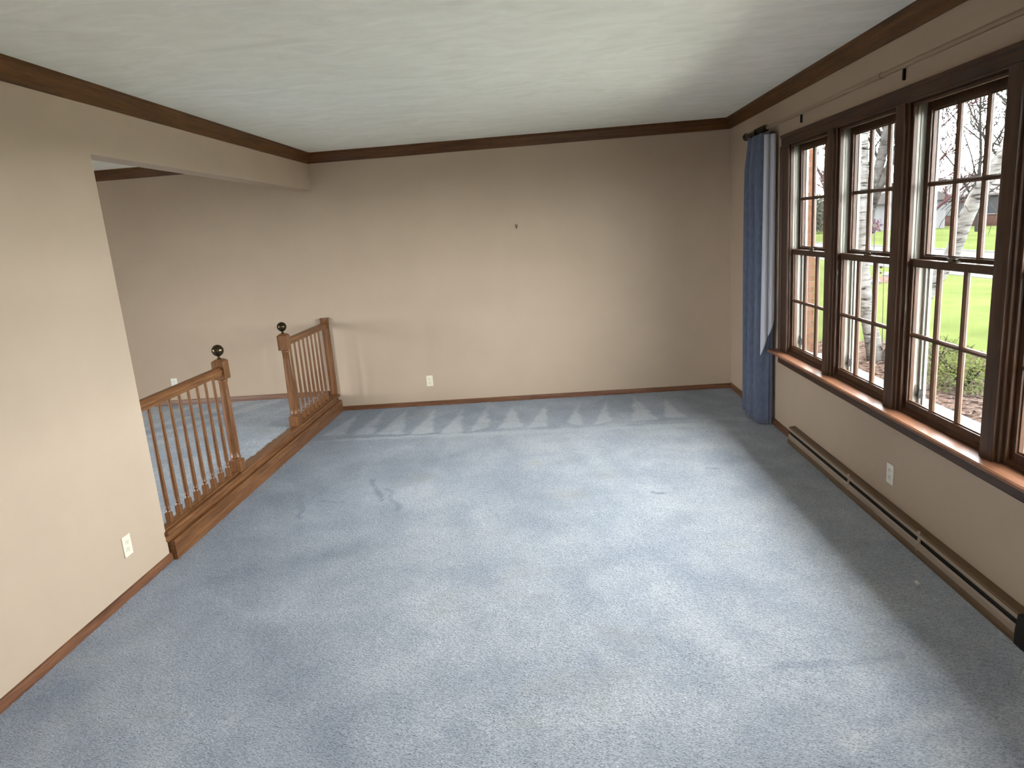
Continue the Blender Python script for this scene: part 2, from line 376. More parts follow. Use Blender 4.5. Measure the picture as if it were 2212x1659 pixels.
# one continuous wall face with the opening cut out
m = MB()
prof = [(YB, -.02), (YO, -.02), (YO, ZH), (0, ZH), (0, H+.02), (YB, H+.02)]
k = len(m.v)
for x in (-TH, 0):
    for (y, z) in prof: m.v.append((x, y, z))
n = 6
for i in range(n): m.f.append((i, (i+1) % n, n+(i+1) % n, n+i))
m.f.append((0, 1, 2, 5)); m.f.append((2, 3, 4, 5)); m.f.append((6, 11, 8, 7)); m.f.append((8, 11, 10, 9))
S(m.build('wall_left', WALL))
WY0, WY1, WZ0, WZ1 = -5.02, -1.60, .60, 2.225       # rough opening of the window group
XO = .125     # thickness of the window wall
S(MB().box(W, W+XO, YB, WY0, -.2, H+.02).box(W, W+XO, WY1, 1.5, -.2, H+.02).box(W, W+XO, WY0, WY1, -.2, WZ0).box(W, W+XO, WY0, WY1, WZ1, H+.02).build('wall_right', WALL))
RX0, RX1, RZ0, RZ1 = 1.6, 2.6, 1.1, 2.1      # small unseen window added behind the camera for fill light
S(MB().box(XL-.2, RX0, YB-.15, YB, -.2, H+.05).box(RX1, W+.2, YB-.15, YB, -.2, H+.05).box(RX0, RX1, YB-.15, YB, -.2, RZ0).box(RX0, RX1, YB-.15, YB, RZ1, H+.05).build('wall_front', WALL))
f5 = MB()
for u in (RX0, (RX0+RX1)/2-.03, RX1-.06): f5.box(u, u+.06, YB-.11, YB-.04, RZ0, RZ1)
f5.box(RX0, RX1, YB-.11, YB-.04, RZ0, RZ0+.06).box(RX0, RX1, YB-.11, YB-.04, RZ1-.06, RZ1)
f5 = S(f5.build('window_5', WOOD['z']))
for u in (RX0+.06, (RX0+RX1)/2+.03): MB().box(u, u+(RX1-RX0)/2-.09, YB-.078, YB-.074, RZ0+.06, RZ1-.06).build('pane', GLASS, f5)
S(MB().box(XL-.2, -TH, YL-.15, YL, -.2, H+.05).build('wall_side_front', WALL))
PY0, PY1, PZ1 = -5.9, -3.5, 2.15
S(MB().box(XL-.15, XL, YL, PY0, -.2, H+.02).box(XL-.15, XL, PY1, 0, -.2, H+.02).box(XL-.15, XL, PY0, PY1, PZ1, H+.02).box(XL-.15, XL, PY0, PY1, -.2, ZS).build('wall_side_left', WALL))
S(MB().box(XL-.2, W+.3, YB-.2, .2, H, H+.12).build('ceiling', CEIL))
# patio door of the side room, outside the frame
pf = MB()
for y0, y1 in ((PY0, PY0+.07), (PY1-.07, PY1), (-4.735, -4.665)): pf.box(XL-.10, XL-.03, y0, y1, ZS, PZ1)
pf.box(XL-.10, XL-.03, PY0, PY1, PZ1-.07, PZ1).box(XL-.10, XL-.03, PY0, PY1, ZS, ZS+.08)
dr = S(pf.build('door_1', WOOD['z']))
MB().box(XL-.07, XL-.064, PY0+.07, -4.735, ZS+.08, PZ1-.07).build('pane', GLASS, dr)
MB().box(XL-.07, XL-.064, -4.665, PY1-.07, ZS+.08, PZ1-.07).build('pane', GLASS, dr)

# crown moulding: profile as (distance from wall, z)
CP = [(0, 2.540), (.007, 2.540), (.010, 2.550), (.014, 2.556), (.018, 2.574), (.027, 2.594), (.038, 2.610), (.040, 2.618), (.046, 2.622), (.049, 2.640), (0, 2.640)]
def trim_run(name, prof, side, a, b, ma, mb, mats, parent=None):
    """side: 'left' wall x=0, 'right' wall x=W, 'back' wall y=0, 'leftside' = x=XL ; a, b along the wall; ma, mb mitre slopes"""
    m = MB(); k = 0; n = len(prof)
    for t, mi in ((a, ma), (b, mb)):
        for d, z in prof:
            s = t+mi*d
            if side == 'left': m.v.append((d, s, z))
            elif side == 'right': m.v.append((W-d, s, z))
            elif side == 'back': m.v.append((s, -d, z))
            elif side == 'front': m.v.append((s, YB+d, z))
            elif side == 'sideleft': m.v.append((XL+d, s, z))
            elif side == 'sideright': m.v.append((-TH-d, s, z))
    for i in range(n): m.f.append((i, (i+1) % n, n+(i+1) % n, n+i))
    m.f.append(tuple(range(n))); m.f.append(tuple(range(n, 2*n)))
    return S(m.build(name, mats, parent, auto=.5))
trim_run('trim_1', CP, 'left', YB, 0, 1, -1, WOOD['y'])
trim_run('trim_2', CP, 'back', 0, W, 1, -1, WOOD['x'])
trim_run('trim_3', CP, 'right', YB, 0, 1, -1, WOOD['y'])
trim_run('trim_4', CP, 'back', XL, -TH, 1, -1, WOOD['x'])
trim_run('trim_5', CP, 'sideright', YL, 0, 0, -1, WOOD['y'])
trim_run('trim_6', CP, 'sideleft', YL, 0, 0, -1, WOOD['y'])
BP = lambda z0, h=.048: [(0, z0-.02), (.014, z0-.02), (.014, z0+h-.012), (.011, z0+h-.003), (.006, z0+h), (0, z0+h)]
trim_run('baseboard_left', BP(0), 'left', YB, YO+.006, 0, 0, BASEW['y'])
trim_run('baseboard_back', BP(0), 'back', .03, W, 0, -1, BASEW['x'])
trim_run('baseboard_right', BP(0, .055), 'right', -1.86, 0, 0, -1, BASEW['y'])
trim_run('baseboard_side', BP(ZS, .055), 'back', XL, -.09, 0, 0, BASEW['x'])

# step up to the side room: riser board, cove, nosed plank
y0s, y1s = YO+.012, -.001
rz = [(-.06, -.03), (.038, -.03), (.038, .088), (.034, .092), (.034, .096), (.038, .100), (.040, .112), (.034, .119), (.004, .121), (-.06, .121)]
S(MB().prism(rz, 'y', y0s, y1s).build('trim_7', RAILW['y'], auto=.5))
cv = [(-.06, .1211), (.012, .1211), (.004, .128), (.001, .138), (.002, .152), (.008, .158), (-.06, .158)]
S(MB().prism(cv, 'y', YO-.008, y1s).build('trim_8', RAILW['y'], auto=.5))
np_ = [(-.09, .1581), (.012, .1581), (.022, .160), (.026, .167), (.024, .177), (.017, .182), (-.060, .182), (-.062, .176), (-.09, .174)]
S(MB().prism(np_, 'y', YO-.012, y1s).build('trim_9', RAILW['y'], auto=.5))
# the shoe strips the balusters stand on
RX = -.033
def shoe(parent, ya, yb):
    MB().prism([(RX-.028, .176), (RX+.028, .176), (RX+.026, .190), (RX-.026, .190)], 'y', ya, yb).build('shoe_rail', RAILW['y'], parent)

# ------------------------------------------------------------------ railings
BALL_MESH = None
def baluster_mesh():
    m = MB(); b = .0155; z0 = .188
    m.box(-b, b, -b, b, z0, z0+.066)
    prof = [(.0150, z0+.066), (.0155, z0+.072), (.0120, z0+.079), (.0105, z0+.083), (.0150, z0+.089), (.0150, z0+.094), (.0125, z0+.099), (.0135, z0+.13), (.0130, .42), (.0110, .62), (.0098, .80), (.0095, .915)]
    m.lathe(0, 0, prof, 12)
    me = m.mesh('baluster'); me.materials.append(RAILW['z'])
    for p in me.polygons: p.use_smooth = True
    me.set_sharp_from_angle(angle=.6)
    return me
BAL = baluster_mesh()
def bal(parent, y):
    o = bpy.data.objects.new('baluster', BAL); COL.objects.link(o); o.parent = parent; o.location = (RX, y, 0); return o
HR = [(-.026, .905), (.026, .905), (.026, .925), (.030, .929), (.030, .938), (.027, .948), (.020, .958), (.008, .964), (-.008, .964), (-.020, .958), (-.027, .948), (-.030, .938), (-.030, .929), (-.026, .925)]
def handrail(parent, ya, yb):
    MB().prism([(RX+u, z) for u, z in HR], 'y', ya, yb).build('handrail', RAILW['y'], parent, auto=.5)
def newel(parent, y):
    x = RX; s = .043
    n = MB(); n.box(x-s, x+s, y-s, y+s, .18, .268)
    c = [(s*.96, .268), (.034, .274), (.034, .280), (.038, .286), (.038, .294), (.034, .300), (.0345, .34), (.036, .42), (.034, .60), (.030, .78), (.029, .845), (.033, .852), (.033, .860), (.030, .866), (.036, .872)]
    n.lathe(x, y, c, 24)
    n.box(x-s, x+s, y-s, y+s, .872, 1.0)
    # chamfered shoulder
    k = len(n.v)
    for q, z in ((s, 1.0), (.022, 1.016)): n.v += [(x-q, y-q, z), (x+q, y-q, z), (x+q, y+q, z), (x-q, y+q, z)]
    for i in range(4): n.f.append((k+i, k+(i+1) % 4, k+4+(i+1) % 4, k+4+i))
    n.f.append((k+4, k+5, k+6, k+7))
    nw = n.build('newel_post', RAILW['z'], parent, bevel=.002, auto=.6)
    f = MB().lathe(x, y, [(.016, 1.012), (.017, 1.018), (.010, 1.022), (.009, 1.032), (.012, 1.037)], 16)
    pr = [(max(.001, .041*math.sin(PI*i/16)), 1.076-.041*math.cos(PI*i/16)) for i in range(1, 17)]
    f.lathe(x, y, pr, 24)
    o = f.build('ball_finial', BRASS, nw, smooth=True); o['label'] = 'dark bronze ball finial'
    return nw
near = tag(empty('stair_railing', (0, -2.9, .18)), 'longer oak railing section on the left, running from the wall end to a ball-topped newel', 'railing')
far = tag(empty('stair_railing', (0, -.6, .18)), 'shorter oak railing section standing against the back wall with ball-topped newel', 'railing')
P0 = near.location.copy(), far.location.copy()
for i in range(8): bal(near, -3.288+i*.1125)
handrail(near, YO-.005, -2.41); shoe(near, YO-.005, -2.40); newel(near, -2.365)
for i in range(8): bal(far, -1.042+i*.1125)
handrail(far, -1.12, -.035); shoe(far, -1.12, -.03); newel(far, -1.165)
hn = MB().box(RX-.036, RX+.036, -.034, -.0005, .182, 1.0).build('half_newel', RAILW['z'], far, bevel=.002)
MB().box(RX-.040, RX+.040, -.045, -.0005, .93, .99).box(RX-.044, RX+.044, -.042, -.0005, .99, 1.006).build('cap', RAILW['z'], hn, bevel=.002)
for r, p in ((near, P0[0]), (far, P0[1])):
    for c in r.children: c.location = c.location - p

# ------------------------------------------------------------------ windows
PITCH_ = .855
MUL = [-2.465-PITCH_*i for i in range(3)]       # mullion centres
OPEN = [(-2.40+.715-.002, -2.40)] + [(-3.385+.13+.715*0 - PITCH_*(i-1) , 0) for i in range(0)]
OPEN = [(-1.685-PITCH_*i, -2.40-PITCH_*i) for i in range(4)]   # (far edge, near edge)
XF = W-.022
def side_casing(m, y0, y1, x, z0, z1, bead0=True, bead1=True):
    """flat casing with a raised bead along the edges facing the openings; y0<y1"""
    m.box(x, W+.02, y0, y1, z0, z1)
# casings (one trim object)
wt = S(MB().build('trim_10', WINW['y']))
head = [(W, 2.205), (W-.020, 2.205), (W-.020, 2.214), (W-.016, 2.218), (W-.017, 2.262), (W-.024, 2.268), (W-.026, 2.284), (W-.022, 2.288), (W, 2.288)]
h = MB().prism(head, 'y', -5.085, -1.52).build('head_casing', WINW['y'], wt, auto=.5)
for (ya, yb) in ((-1.685, -1.52), (-5.085, -4.965)):
    # profile in plan (x, y): stepped casing
    if ya > -2: pf = [(W, ya), (W-.014, ya), (W-.020, ya+.006), (W-.020, ya+.018), (W-.015, ya+.024), (W-.017, yb-.03), (W-.025, yb-.022), (W-.027, yb-.004), (W-.022, yb), (W, yb)]
    else: pf = [(W, ya), (W-.022, ya), (W-.027, ya+.004), (W-.025, ya+.022), (W-.017, ya+.03), (W-.015, yb-.024), (W-.020, yb-.018), (W-.020, yb-.006), (W-.014, yb), (W, yb)]
    MB().prism(pf, 'z', .66, 2.206).build('side_casing', WINW['z'], wt, auto=.5)
for c in MUL:
    a, b = c-.065, c+.065
    pf = [(W+.01, a), (W-.012, a), (W-.018, a+.004), (W-.018, a+.012), (W-.013, a+.016), (W-.013, a+.019), (W-.030, a+.022), (W-.032, a+.028), (W-.032, b-.028), (W-.030, b-.022), (W-.013, b-.019), (W-.013, b-.016), (W-.018, b-.012), (W-.018, b-.004), (W-.012, b), (W+.01, b)]
    MB().prism(pf, 'z', .655, 2.207).build('mullion', WINW['z'], wt, auto=.4)
# stool and apron
st = [(W-.092, .646), (W-.090, .656), (W-.082, .662), (W+.03, .664), (W+.03, .640), (W-.084, .640)]
MB().prism(st, 'y', -5.14, -1.46).build('stool', STOOLW, wt, auto=.5)
ap_ = [(W, .556), (W-.014, .556), (W-.018, .562), (W-.018, .606), (W-.024, .612), (W-.026, .622), (W-.040, .632), (W-.044, .641), (W, .641)]
MB().prism(ap_, 'y', -5.10, -1.50).build('apron', WINW['y'], wt, auto=.5)

GA = .042      # stile width seen
ZG0, ZM, ZG1 = .722, 1.440, 2.162
def sash(parent, yf, yn, x0, x1, za, zb, ztop_rail, zbot_rail, lock):
    """a six-light sash: yf far edge, yn near edge; za..zb outer heights"""
    s = MB(); sw = GA
    s.box(x0, x1, yn-.008, yn+sw-.006, za, zb).box(x0, x1, yf-sw+.006, yf+.008, za, zb)
    gy0, gy1 = yn+sw-.006, yf-sw+.006
    s.box(x0, x1, gy0-.001, gy1+.001, zb-ztop_rail, zb-.0005).box(x0, x1, gy0-.001, gy1+.001, za+.0005, za+zbot_rail)
    # small sticking step inside the frame
    g0, g1 = za+zbot_rail, zb-ztop_rail
    xm = (x0+x1)/2
    t = .006
    s.box(xm-.006, xm+.006, gy0-.001, gy0+t, g0, g1).box(xm-.006, xm+.006, gy1-t, gy1+.001, g0, g1)
    s.box(xm-.006, xm+.006, gy0, gy1, g0-.001, g0+t).box(xm-.006, xm+.006, gy0, gy1, g1-t, g1+.001)
    so = s.build('sash', WINW['z'], parent, bevel=.0018)
    pw = (gy1-gy0)/3; ph = (g1-g0)/2
    mw = .011
    for i in (1, 2):
        y = gy0+pw*i
        pr = [(xm-.014, y-.004), (xm-.005, y-mw), (xm+.005, y-mw), (xm+.014, y-.004), (xm+.014, y+.004), (xm+.005, y+mw), (xm-.005, y+mw), (xm-.014, y+.004)]
        MB().prism(pr, 'z', g0-.002, g1+.002).build('muntin', WINW['z'], so)
    z = (g0+g1)/2
    pr = [(xm-.0145, z-.004), (xm-.005, z-mw), (xm+.005, z-mw), (xm+.0145, z-.004), (xm+.0145, z+.004), (xm+.005, z+mw), (xm-.005, z+mw), (xm-.0145, z+.004)]
    MB().prism(pr, 'y', gy0-.002, gy1+.002).build('muntin', WINW['y'], so)
    for i in range(3):
        for j in range(2):
            MB().box(xm-.0015, xm+.0015, gy0+pw*i+.004, gy0+pw*(i+1)-.004, g0+ph*j+.004, g0+ph*(j+1)-.004).build('pane', GLASS, so)
    if lock:
        yc = (yf+yn)/2; zt = zb
        k = MB(); k.box(x0+.006, x0+.030, yc-.032, yc+.032, zt-.001, zt+.004)
        k.tube([(x0+.018, yc-.004, zt+.002), (x0+.018, yc-.004, zt+.014)], [.013, .011], 12)
        k.tube([(x0+.018, yc-.004, zt+.011), (x0+.008, yc+.020, zt+.012), (x0+.006, yc+.036, zt+.011)], [.005, .0045, .006], 8)
        q = k.build('sash_lock', BRASS, so); q['label'] = 'bronze cam lock'
    return so
for i, (yf, yn) in enumerate(OPEN):
    win = S(MB().box(W+.0, W+.02, yf-.0005, yf+.018, .66, 2.205).box(W, W+.02, yn-.018, yn+.0005, .66, 2.205).box(W, W+.02, yn, yf, 2.192, 2.2049).build('window_%d' % (i+1), WINW['z']))
    # jamb liners facing each other (cream vinyl with grooves), head jamb, wooden stop
    j = MB()
    for yy, sgn in ((yf, 1), (yn, -1)):
        j.box(W+.021, W+.118, min(yy, yy+sgn*.016), max(yy, yy+sgn*.016), .64, 2.215)
        for gx in (.034, .050, .063):
            j.box(W+gx, W+gx+.005, min(yy-sgn*.004, yy), max(yy-sgn*.004, yy), .66, 2.2)
    j.build('jamb_liner', LINER, win)
    MB().box(W+.0205, W+.115, yn, yf, 2.200, 2.216).build('head_jamb', WINW['y'], win)
    # stop moulding round the opening on the room side
    sm = MB().box(W-.004, W+.014, yf-.010, yf, .66, 2.2).box(W-.004, W+.014, yn, yn+.010, .66, 2.2).box(W-.004, W+.014, yn, yf, 2.186, 2.2)
    sm.build('stop', WINW['z'], win, bevel=.002)
    MB().prism([(W+.0, .664), (W+.0, .676), (W+.016, .690), (W+.055, .690), (W+.055, .664)], 'y', yn, yf).build('sill_stop', WINW['y'], win)
    sash(win, yf, yn, W+.015, W+.047, .682, 1.456, .034, .040, True)        # lower, on the room side
    sash(win, yf, yn, W+.062, W+.094, 1.428, 2.200, .042, .044, False)      # upper, outside it
    # storm window and outer sill
    so = MB(); xa, xb = W+.100, W+.114
    so.box(xa, xb, yn, yn+.032, .66, 2.2).box(xa, xb, yf-.032, yf, .66, 2.2).box(xa, xb, yn, yf, 2.160, 2.2).box(xa, xb, yn, yf, .655, .690)
    so.box(xa-.012, xa+.002, yn+.008, yn+.020, .66, 2.18).box(xa-.012, xa+.002, yf-.020, yf-.008, .66, 2.18)
    so.box(xa, xb, yn, yf, 1.43, 1.455)
    stf = so.build('storm_frame', ALU, win, bevel=.0015)
    MB().box(xa+.008, xa+.011, yn+.03, yf-.03, .688, 2.162).build('pane', GLASS, stf)
    lt = MB().box(xa-.020, xa-.001, yf-.030, yf-.018, .730, .775).box(xa-.026, xa-.001, yf-.040, yf-.010, .742, .750)
    lt.tube([(xa-.016, yf-.024, .77), (xa-.02, yf-.016, .80)], .004, 6)
    lt.build('storm_latch', DARKM, stf)
MB().prism([(W+.095, .655), (W+.095, .640), (W+.30, .595), (W+.315, .565), (W+.345, .565), (W+.345, .600), (W+.33, .616)], 'y', -5.06, -1.56).build('outer_sill', SILLW, wt)
# outer faces of the mullions and head, cream painted
oc = MB()
for c in MUL: oc.box(W+.114, W+.122, c-.060, c+.060, .64, 2.24)
oc.box(W+.114, W+.130, -5.08, -4.966, .64, 2.24).box(W+.114, W+.130, -1.678, -1.56, .64, 2.24).box(W+.114, W+.135, -5.08, -1.56, 2.185, 2.27)
oc.build('outer_casing', ALU, wt)
S(MB().box(W+.2, W+.75, -9, .3, 2.52, 2.60).build('trim_11', ALU))     # eave soffit outside

# ------------------------------------------------------------------ outlets
def outlet(face, a, z, label, m_):
    """face: 'back' (a = x), 'left' (a = y), 'right' (a = y)"""
    o = tag(empty('wall_outlet'), label, 'outlet')
    pl = MB(); pl.prism([(-.035, -.0571), (.035, -.0571), (.035, .0571), (-.035, .0571)], 'z', 0, .006)
    p = pl.build('cover_plate', m_, o, bevel=.0025)
    for s in (.020, -.020):
        r = MB(); r.prism([(.0165*math.cos(t*PI/8)*1.0, s+.0145*max(-.86, min(.86, math.sin(t*PI/8)))) for t in range(16)], 'z', .0055, .0085)
        rr = r.build('receptacle', m_, o)
        sl = MB().box(-.0075, -.0050, s-.001, s+.008, .0083, .0090).box(.0050, .0075, s+.000, s+.0075, .0083, .0090).lathe(0, s-.0075, [(.0026, .0083), (.0026, .0090)], 8)
        sl.build('slot', SLOT, rr)
    MB().lathe(0, 0, [(.003, .006), (.0028, .0072)], 8).build('screw', m_, o)
    if face == 'back': o.matrix_world = Matrix(((1,0,0,a),(0,0,-1,0),(0,1,0,z),(0,0,0,1)))
    elif face == 'left': o.matrix_world = Matrix(((0,0,1,0),(1,0,0,a),(0,1,0,z),(0,0,0,1)))
    else: o.matrix_world = Matrix(((0,0,-1,W),(-1,0,0,a),(0,1,0,z),(0,0,0,1)))
    return o
outlet('back', 1.002, .267, 'ivory duplex outlet low on the back wall right of the railing', IVORY)
outlet('left', -3.757, .267, 'ivory duplex outlet on the left wall, nearest the camera above the baseboard', IVORY)
outlet('right', -3.338, .284, 'white duplex outlet on the right wall below the windows', WHITEP)
outlet('back', -1.763, .411, 'white outlet in the raised side room, seen just above the handrail', WHITEP)

# picture hanger on the back wall
ph = MB().tube([(2.029, -.002, 1.765), (2.029, -.006, 1.782), (2.024, -.008, 1.796), (2.018, -.006, 1.803)], .0032, 6)
ph.tube([(2.029, -.003, 1.78), (2.034, -.008, 1.796), (2.041, -.008, 1.803)], .0032, 6)
ph.box(2.024, 2.036, -.0025, -.0002, 1.768, 1.79)
tag(ph.build('picture_hook', BRASS), 'tiny dark picture hook left on the bare back wall', 'hook')

# ------------------------------------------------------------------ baseboard heater
hy0, hy1 = -4.49, -1.87
ht = tag(empty('baseboard_heater', (W, hy1, 0)), 'long low brown and beige baseboard heater under the windows', 'heater')
def hp(prof, name, m_, ya=hy0, yb=hy1):
    o = MB().prism([(W-d, z) for d, z in prof], 'y', ya, yb).build(name, m_, ht); o.location = (-W, -hy1, 0); return o
hp([(.0015, .004), (.010, .004), (.010, .126), (.0015, .126)], 'back_plate', HEAT)
hp([(.010, .114), (.046, .108), (.048, .112), (.048, .120), (.044, .127), (.0015, .129), (.0015, .126), (.010, .120)], 'top_cover', HEATD)
hp([(.046, .098), (.049, .098), (.050, .113), (.047, .117), (.044, .112)], 'top_lip', HEAT)
hp([(.044, .034), (.052, .034), (.053, .062), (.047, .070), (.043, .070)], 'front_panel', HEAT)
hp([(.0015, .001), (.060, .001), (.060, .020), (.055, .032), (.048, .036), (.0015, .010)], 'base_shoe', HEATD)
hp([(.012, .04), (.036, .04), (.036, .095), (.012, .095)], 'fins', BLACK, hy0+.01, hy1-.01)
for yy in (-2.92, -3.74):
    hp([(.043, .032), (.0545, .032), (.0555, .064), (.0485, .073), (.043, .100), (.051, .114), (.046, .129), (.04, .128)], 'joint_cover', HEAT, yy-.012, yy+.012)
hp([(.0015, .0), (.062, .0), (.062, .06), (.055, .128), (.0015, .131)], 'end_cap', BLACK, hy0-.06, hy0)
hp([(.0015, .0), (.050, .0), (.050, .05), (.046, .125), (.0015, .129)], 'end_cap', HEATD, hy1, hy1+.006)

# ------------------------------------------------------------------ curtain rod and curtain
rod = tag(empty('curtain_rod', (W-.07, -.9, 2.37)), 'long cream curtain rod with dark end bracket above the windows', 'curtain rod')
def rp_(mb, name, m_, **kw):
    o = mb.build(name, m_, rod, **kw); o.location = (-(W-.07), .9, -2.37); return o
rp_(MB().tube([(W-.07, -5.7, 2.371), (W-.07, -1.0, 2.371)], .013, 14), 'pole', ROD, auto=.8)
rp_(MB().tube([(W-.07, -3.20, 2.371), (W-.07, -3.17, 2.371)], .0155, 14), 'collar', ROD, auto=.8)
rp_(MB().tube([(W-.095, -1.16, 2.362), (W-.095, -1.10, 2.362), (W-.095, -1.08, 2.362), (W-.095, -.91, 2.362), (W-.095, -.90, 2.362), (W-.095, -.88, 2.362), (W-.095, -.872, 2.362)], [.020, .020, .024, .024, .031, .031, .020], 16), 'end_cap', BRASS, auto=.6)
rp_(MB().box(W-.10, W-.001, -1.035, -1.015, 2.352, 2.374).box(W-.006, W-.0005, -1.05, -1.0, 2.325, 2.395).box(W-.10, W-.06, -1.36, -1.14, 2.352, 2.380), 'bracket', BRASS, bevel=.002)
for k in range(6):
    yy = -1.13-.045*k
    t = MB(); pts = [(W-.085+.024*math.cos(a*PI/6), yy, 2.368+.024*math.sin(a*PI/6)) for a in range(13)]
    t.tube(pts, .0035, 6, caps=False); rp_(t, 'ring', BRASS, smooth=True)
for yy in (-1.898, -3.292):
    rp_(MB().box(W-.014, W-.0005, yy-.006, yy+.006, 2.325, 2.378), 'bracket', DARKM, bevel=.002)

cu = tag(empty('curtain', (W-.08, -1.15, .012)), 'slate blue pleated curtain hanging bunched left of the windows', 'curtain')
def curtain():
    # plan path: deep accordion folds along y, then a return face back to the wall
    nf = 5; ys, yn_ = -.905, -1.385
    def plan(t, z):
        f = t*nf; top = max(0, (z-2.08)/.26)
        k = int(f); fr = f-k
        b = abs(math.sin(PI*fr))**.62
        am = (.082, .066, .088, .070, .084, .08)[min(k, 5)]*(1-.45*top)
        y = ys+(yn_-ys)*t + .012*math.sin(2*PI*t+.7*z)*(1-t)*t*4
        x = 4.062-.010*top - am*b + .004*math.sin(17*t+z*2.1)
        return x, y
    nz = 48; nt_ = 170
    vs = []; fs = []
    zb, zt = .018, 2.335
    for j in range(nz+1):
        z = zb+(zt-zb)*j/nz
        # fine pinch pleats near the heading
        for i in range(nt_+1):
            t = i/nt_; x, y = plan(t, z)
            y = y - .11*(z/2.33)*(1-t)   # bundle drifts slightly towards the window at the top
            zz = z + (.006*math.sin(9*t+1) if j == 0 else 0)
            vs.append((x, y, zz))
    # fabric return from the leading edge back to the wall
    cols = nt_+1+16; old = vs; vs = []
    for j in range(nz+1):
        row = old[j*(nt_+1):(j+1)*(nt_+1)]; vs += row
        x0, y0, z = row[-1]
        for i in range(1, 17): t = i/16; vs.append((x0+(4.114-x0)*t, y0-.010*math.sin(PI*t)-.008*abs(math.sin(2*PI*t)), z))
    for j in range(nz):
        for i in range(cols-1):
            fs.append((j*cols+i, j*cols+i+1, (j+1)*cols+i+1, (j+1)*cols+i))
    me = bpy.data.meshes.new('drape'); me.from_pydata(vs, [], fs); me.update()
    o = link('drape', me, FABRIC, cu, smooth=True); o.location = (-(W-.08), 1.15, -.012)
    sd = o.modifiers.new('solid', 'SOLIDIFY'); sd.thickness = .002
    # the pale lining of the leading edge, folded back to the wall with one soft pleat; lower part paints window-lit fabric
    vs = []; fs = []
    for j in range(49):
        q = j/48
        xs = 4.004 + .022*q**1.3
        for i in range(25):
            z = .60+.30*(i/24)*(1-q)+(2.318-.60)*q  # pale colour stops where the shade below the sill would start
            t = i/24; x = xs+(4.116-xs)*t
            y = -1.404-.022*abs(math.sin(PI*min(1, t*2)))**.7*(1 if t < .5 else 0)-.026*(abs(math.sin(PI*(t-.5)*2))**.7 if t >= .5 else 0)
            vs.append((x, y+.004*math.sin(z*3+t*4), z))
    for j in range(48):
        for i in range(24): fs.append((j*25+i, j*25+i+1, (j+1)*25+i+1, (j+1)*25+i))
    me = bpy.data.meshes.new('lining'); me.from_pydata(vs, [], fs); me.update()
    l = link('lining', me, LINING_LIT, cu, smooth=True); l.location = (-(W-.08), 1.15, -.012); l['label'] = 'pale lining folded back along the leading edge, its lower part coloured as window-lit fabric'
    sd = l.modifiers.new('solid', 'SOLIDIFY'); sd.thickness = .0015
curtain()

# white fleck on the carpet
fl = MB(); fl.v = [(3.935, -4.03, .004), (3.957, -4.018, .004), (3.955, -3.992, .008), (3.938, -3.998, .005), (3.942, -4.022, .013), (3.951, -4.002, .014)]
fl.f = [(0, 1, 2, 3), (0, 1, 4), (1, 2, 5, 4), (2, 3, 5), (3, 0, 4, 5)]
tag(fl.build('paper_scrap', PAPER), 'tiny white scrap lying on the carpet near the heater', 'paper')

# ------------------------------------------------------------------ outdoors
def gz(x):
    return -.15 if x < 18 else -.15-.032*(x-18)
GX = 7.35
lawn = MB()
def strip(m, x0, x1, y0=-40, y1=140, dz=0.0, n=1):
    k = len(m.v); 
    for i in range(n+1):
        x = x0+(x1-x0)*i/n
        m.v += [(x, y0, gz(x)+dz), (x, y1, gz(x)+dz)]
    for i in range(n): m.f.append((k+2*i, k+2*i+2, k+2*i+3, k+2*i+1))
a = MB(); strip(a, W+.2, 12.6); strip(a, 17.55, 140, n=4); tag(a.build('lawn', GRASS), kind='structure')
b = MB(); strip(b, 12.6, 17.55, dz=-.04); S(b.build('road', ROAD))
c = MB()
for x in (12.5, 17.5): c.box(x, x+.14, -40, 140, -.2, -.13)
S(c.build('curb', CURB))
c = MB()
c.box(XL-60, XL-.3, -60, 60, -.35, -.18).box(-60, W+.2, -60, YB-.3, -.35, -.18).box(-60, W+.2, .4, 60, -.35, -.18)
S(c.build('ground', GRASS))
S(MB().prism([(7.75, -14), (12.45, -14), (12.45, 6.6), (7.75, .4)], 'z', -.2, -.138).build('added_bounce_slab', mat('pale_bounce_slab', (.42, .42, .36), .9, .2)))  # unseen pale slab added to bounce daylight up to the ceiling
bedb = MB(); k = 0
pts = []
for i in range(60):
    y = -9+12.5*i/59
    pts.append((GX+.25*math.sin(y*1.1)+.12*math.sin(y*2.7)-(.0 if y < 2.4 else (y-2.4)*2.4), y))
for i, (x, y) in enumerate(pts): bedb.v += [(W+.2, y, -.12), (max(x, W+.25), y, -.135)]
for i in range(59): bedb.f.append((2*i, 2*i+1, 2*i+3, 2*i+2))
S(bedb.build('mulch_bed', MULCH))
ch = MB()
def bed_x(y): return GX+.25*math.sin(y*1.1)+.12*math.sin(y*2.7)-(.0 if y < 2.4 else (y-2.4)*2.4)
for i in range(5200):
    y = R_.uniform(-2.5, 3.3); xm = bed_x(y)
    if xm < W+.4: continue
    x = R_.uniform(W+.4, xm+.05)
    if y > 1.4 and x < 5.75: continue
    l = R_.uniform(.015, .045); wd = R_.uniform(.006, .016); a = R_.uniform(0, PI); z = -.126+R_.uniform(0, .02); tl = R_.uniform(-.3, .3)
    ca, sa = math.cos(a), math.sin(a)
    k = len(ch.v)
    for du, dv, dz in ((-l,-wd,-l*tl),(l,-wd,l*tl),(l,wd,l*tl+.004),(-l,wd,-l*tl+.004),(0,0,.012)): ch.v.append((x+du*ca-dv*sa, y+du*sa+dv*ca, z+dz))
    ch.f += [(k,k+1,k+4),(k+1,k+2,k+4),(k+2,k+3,k+4),(k+3,k,k+4)]
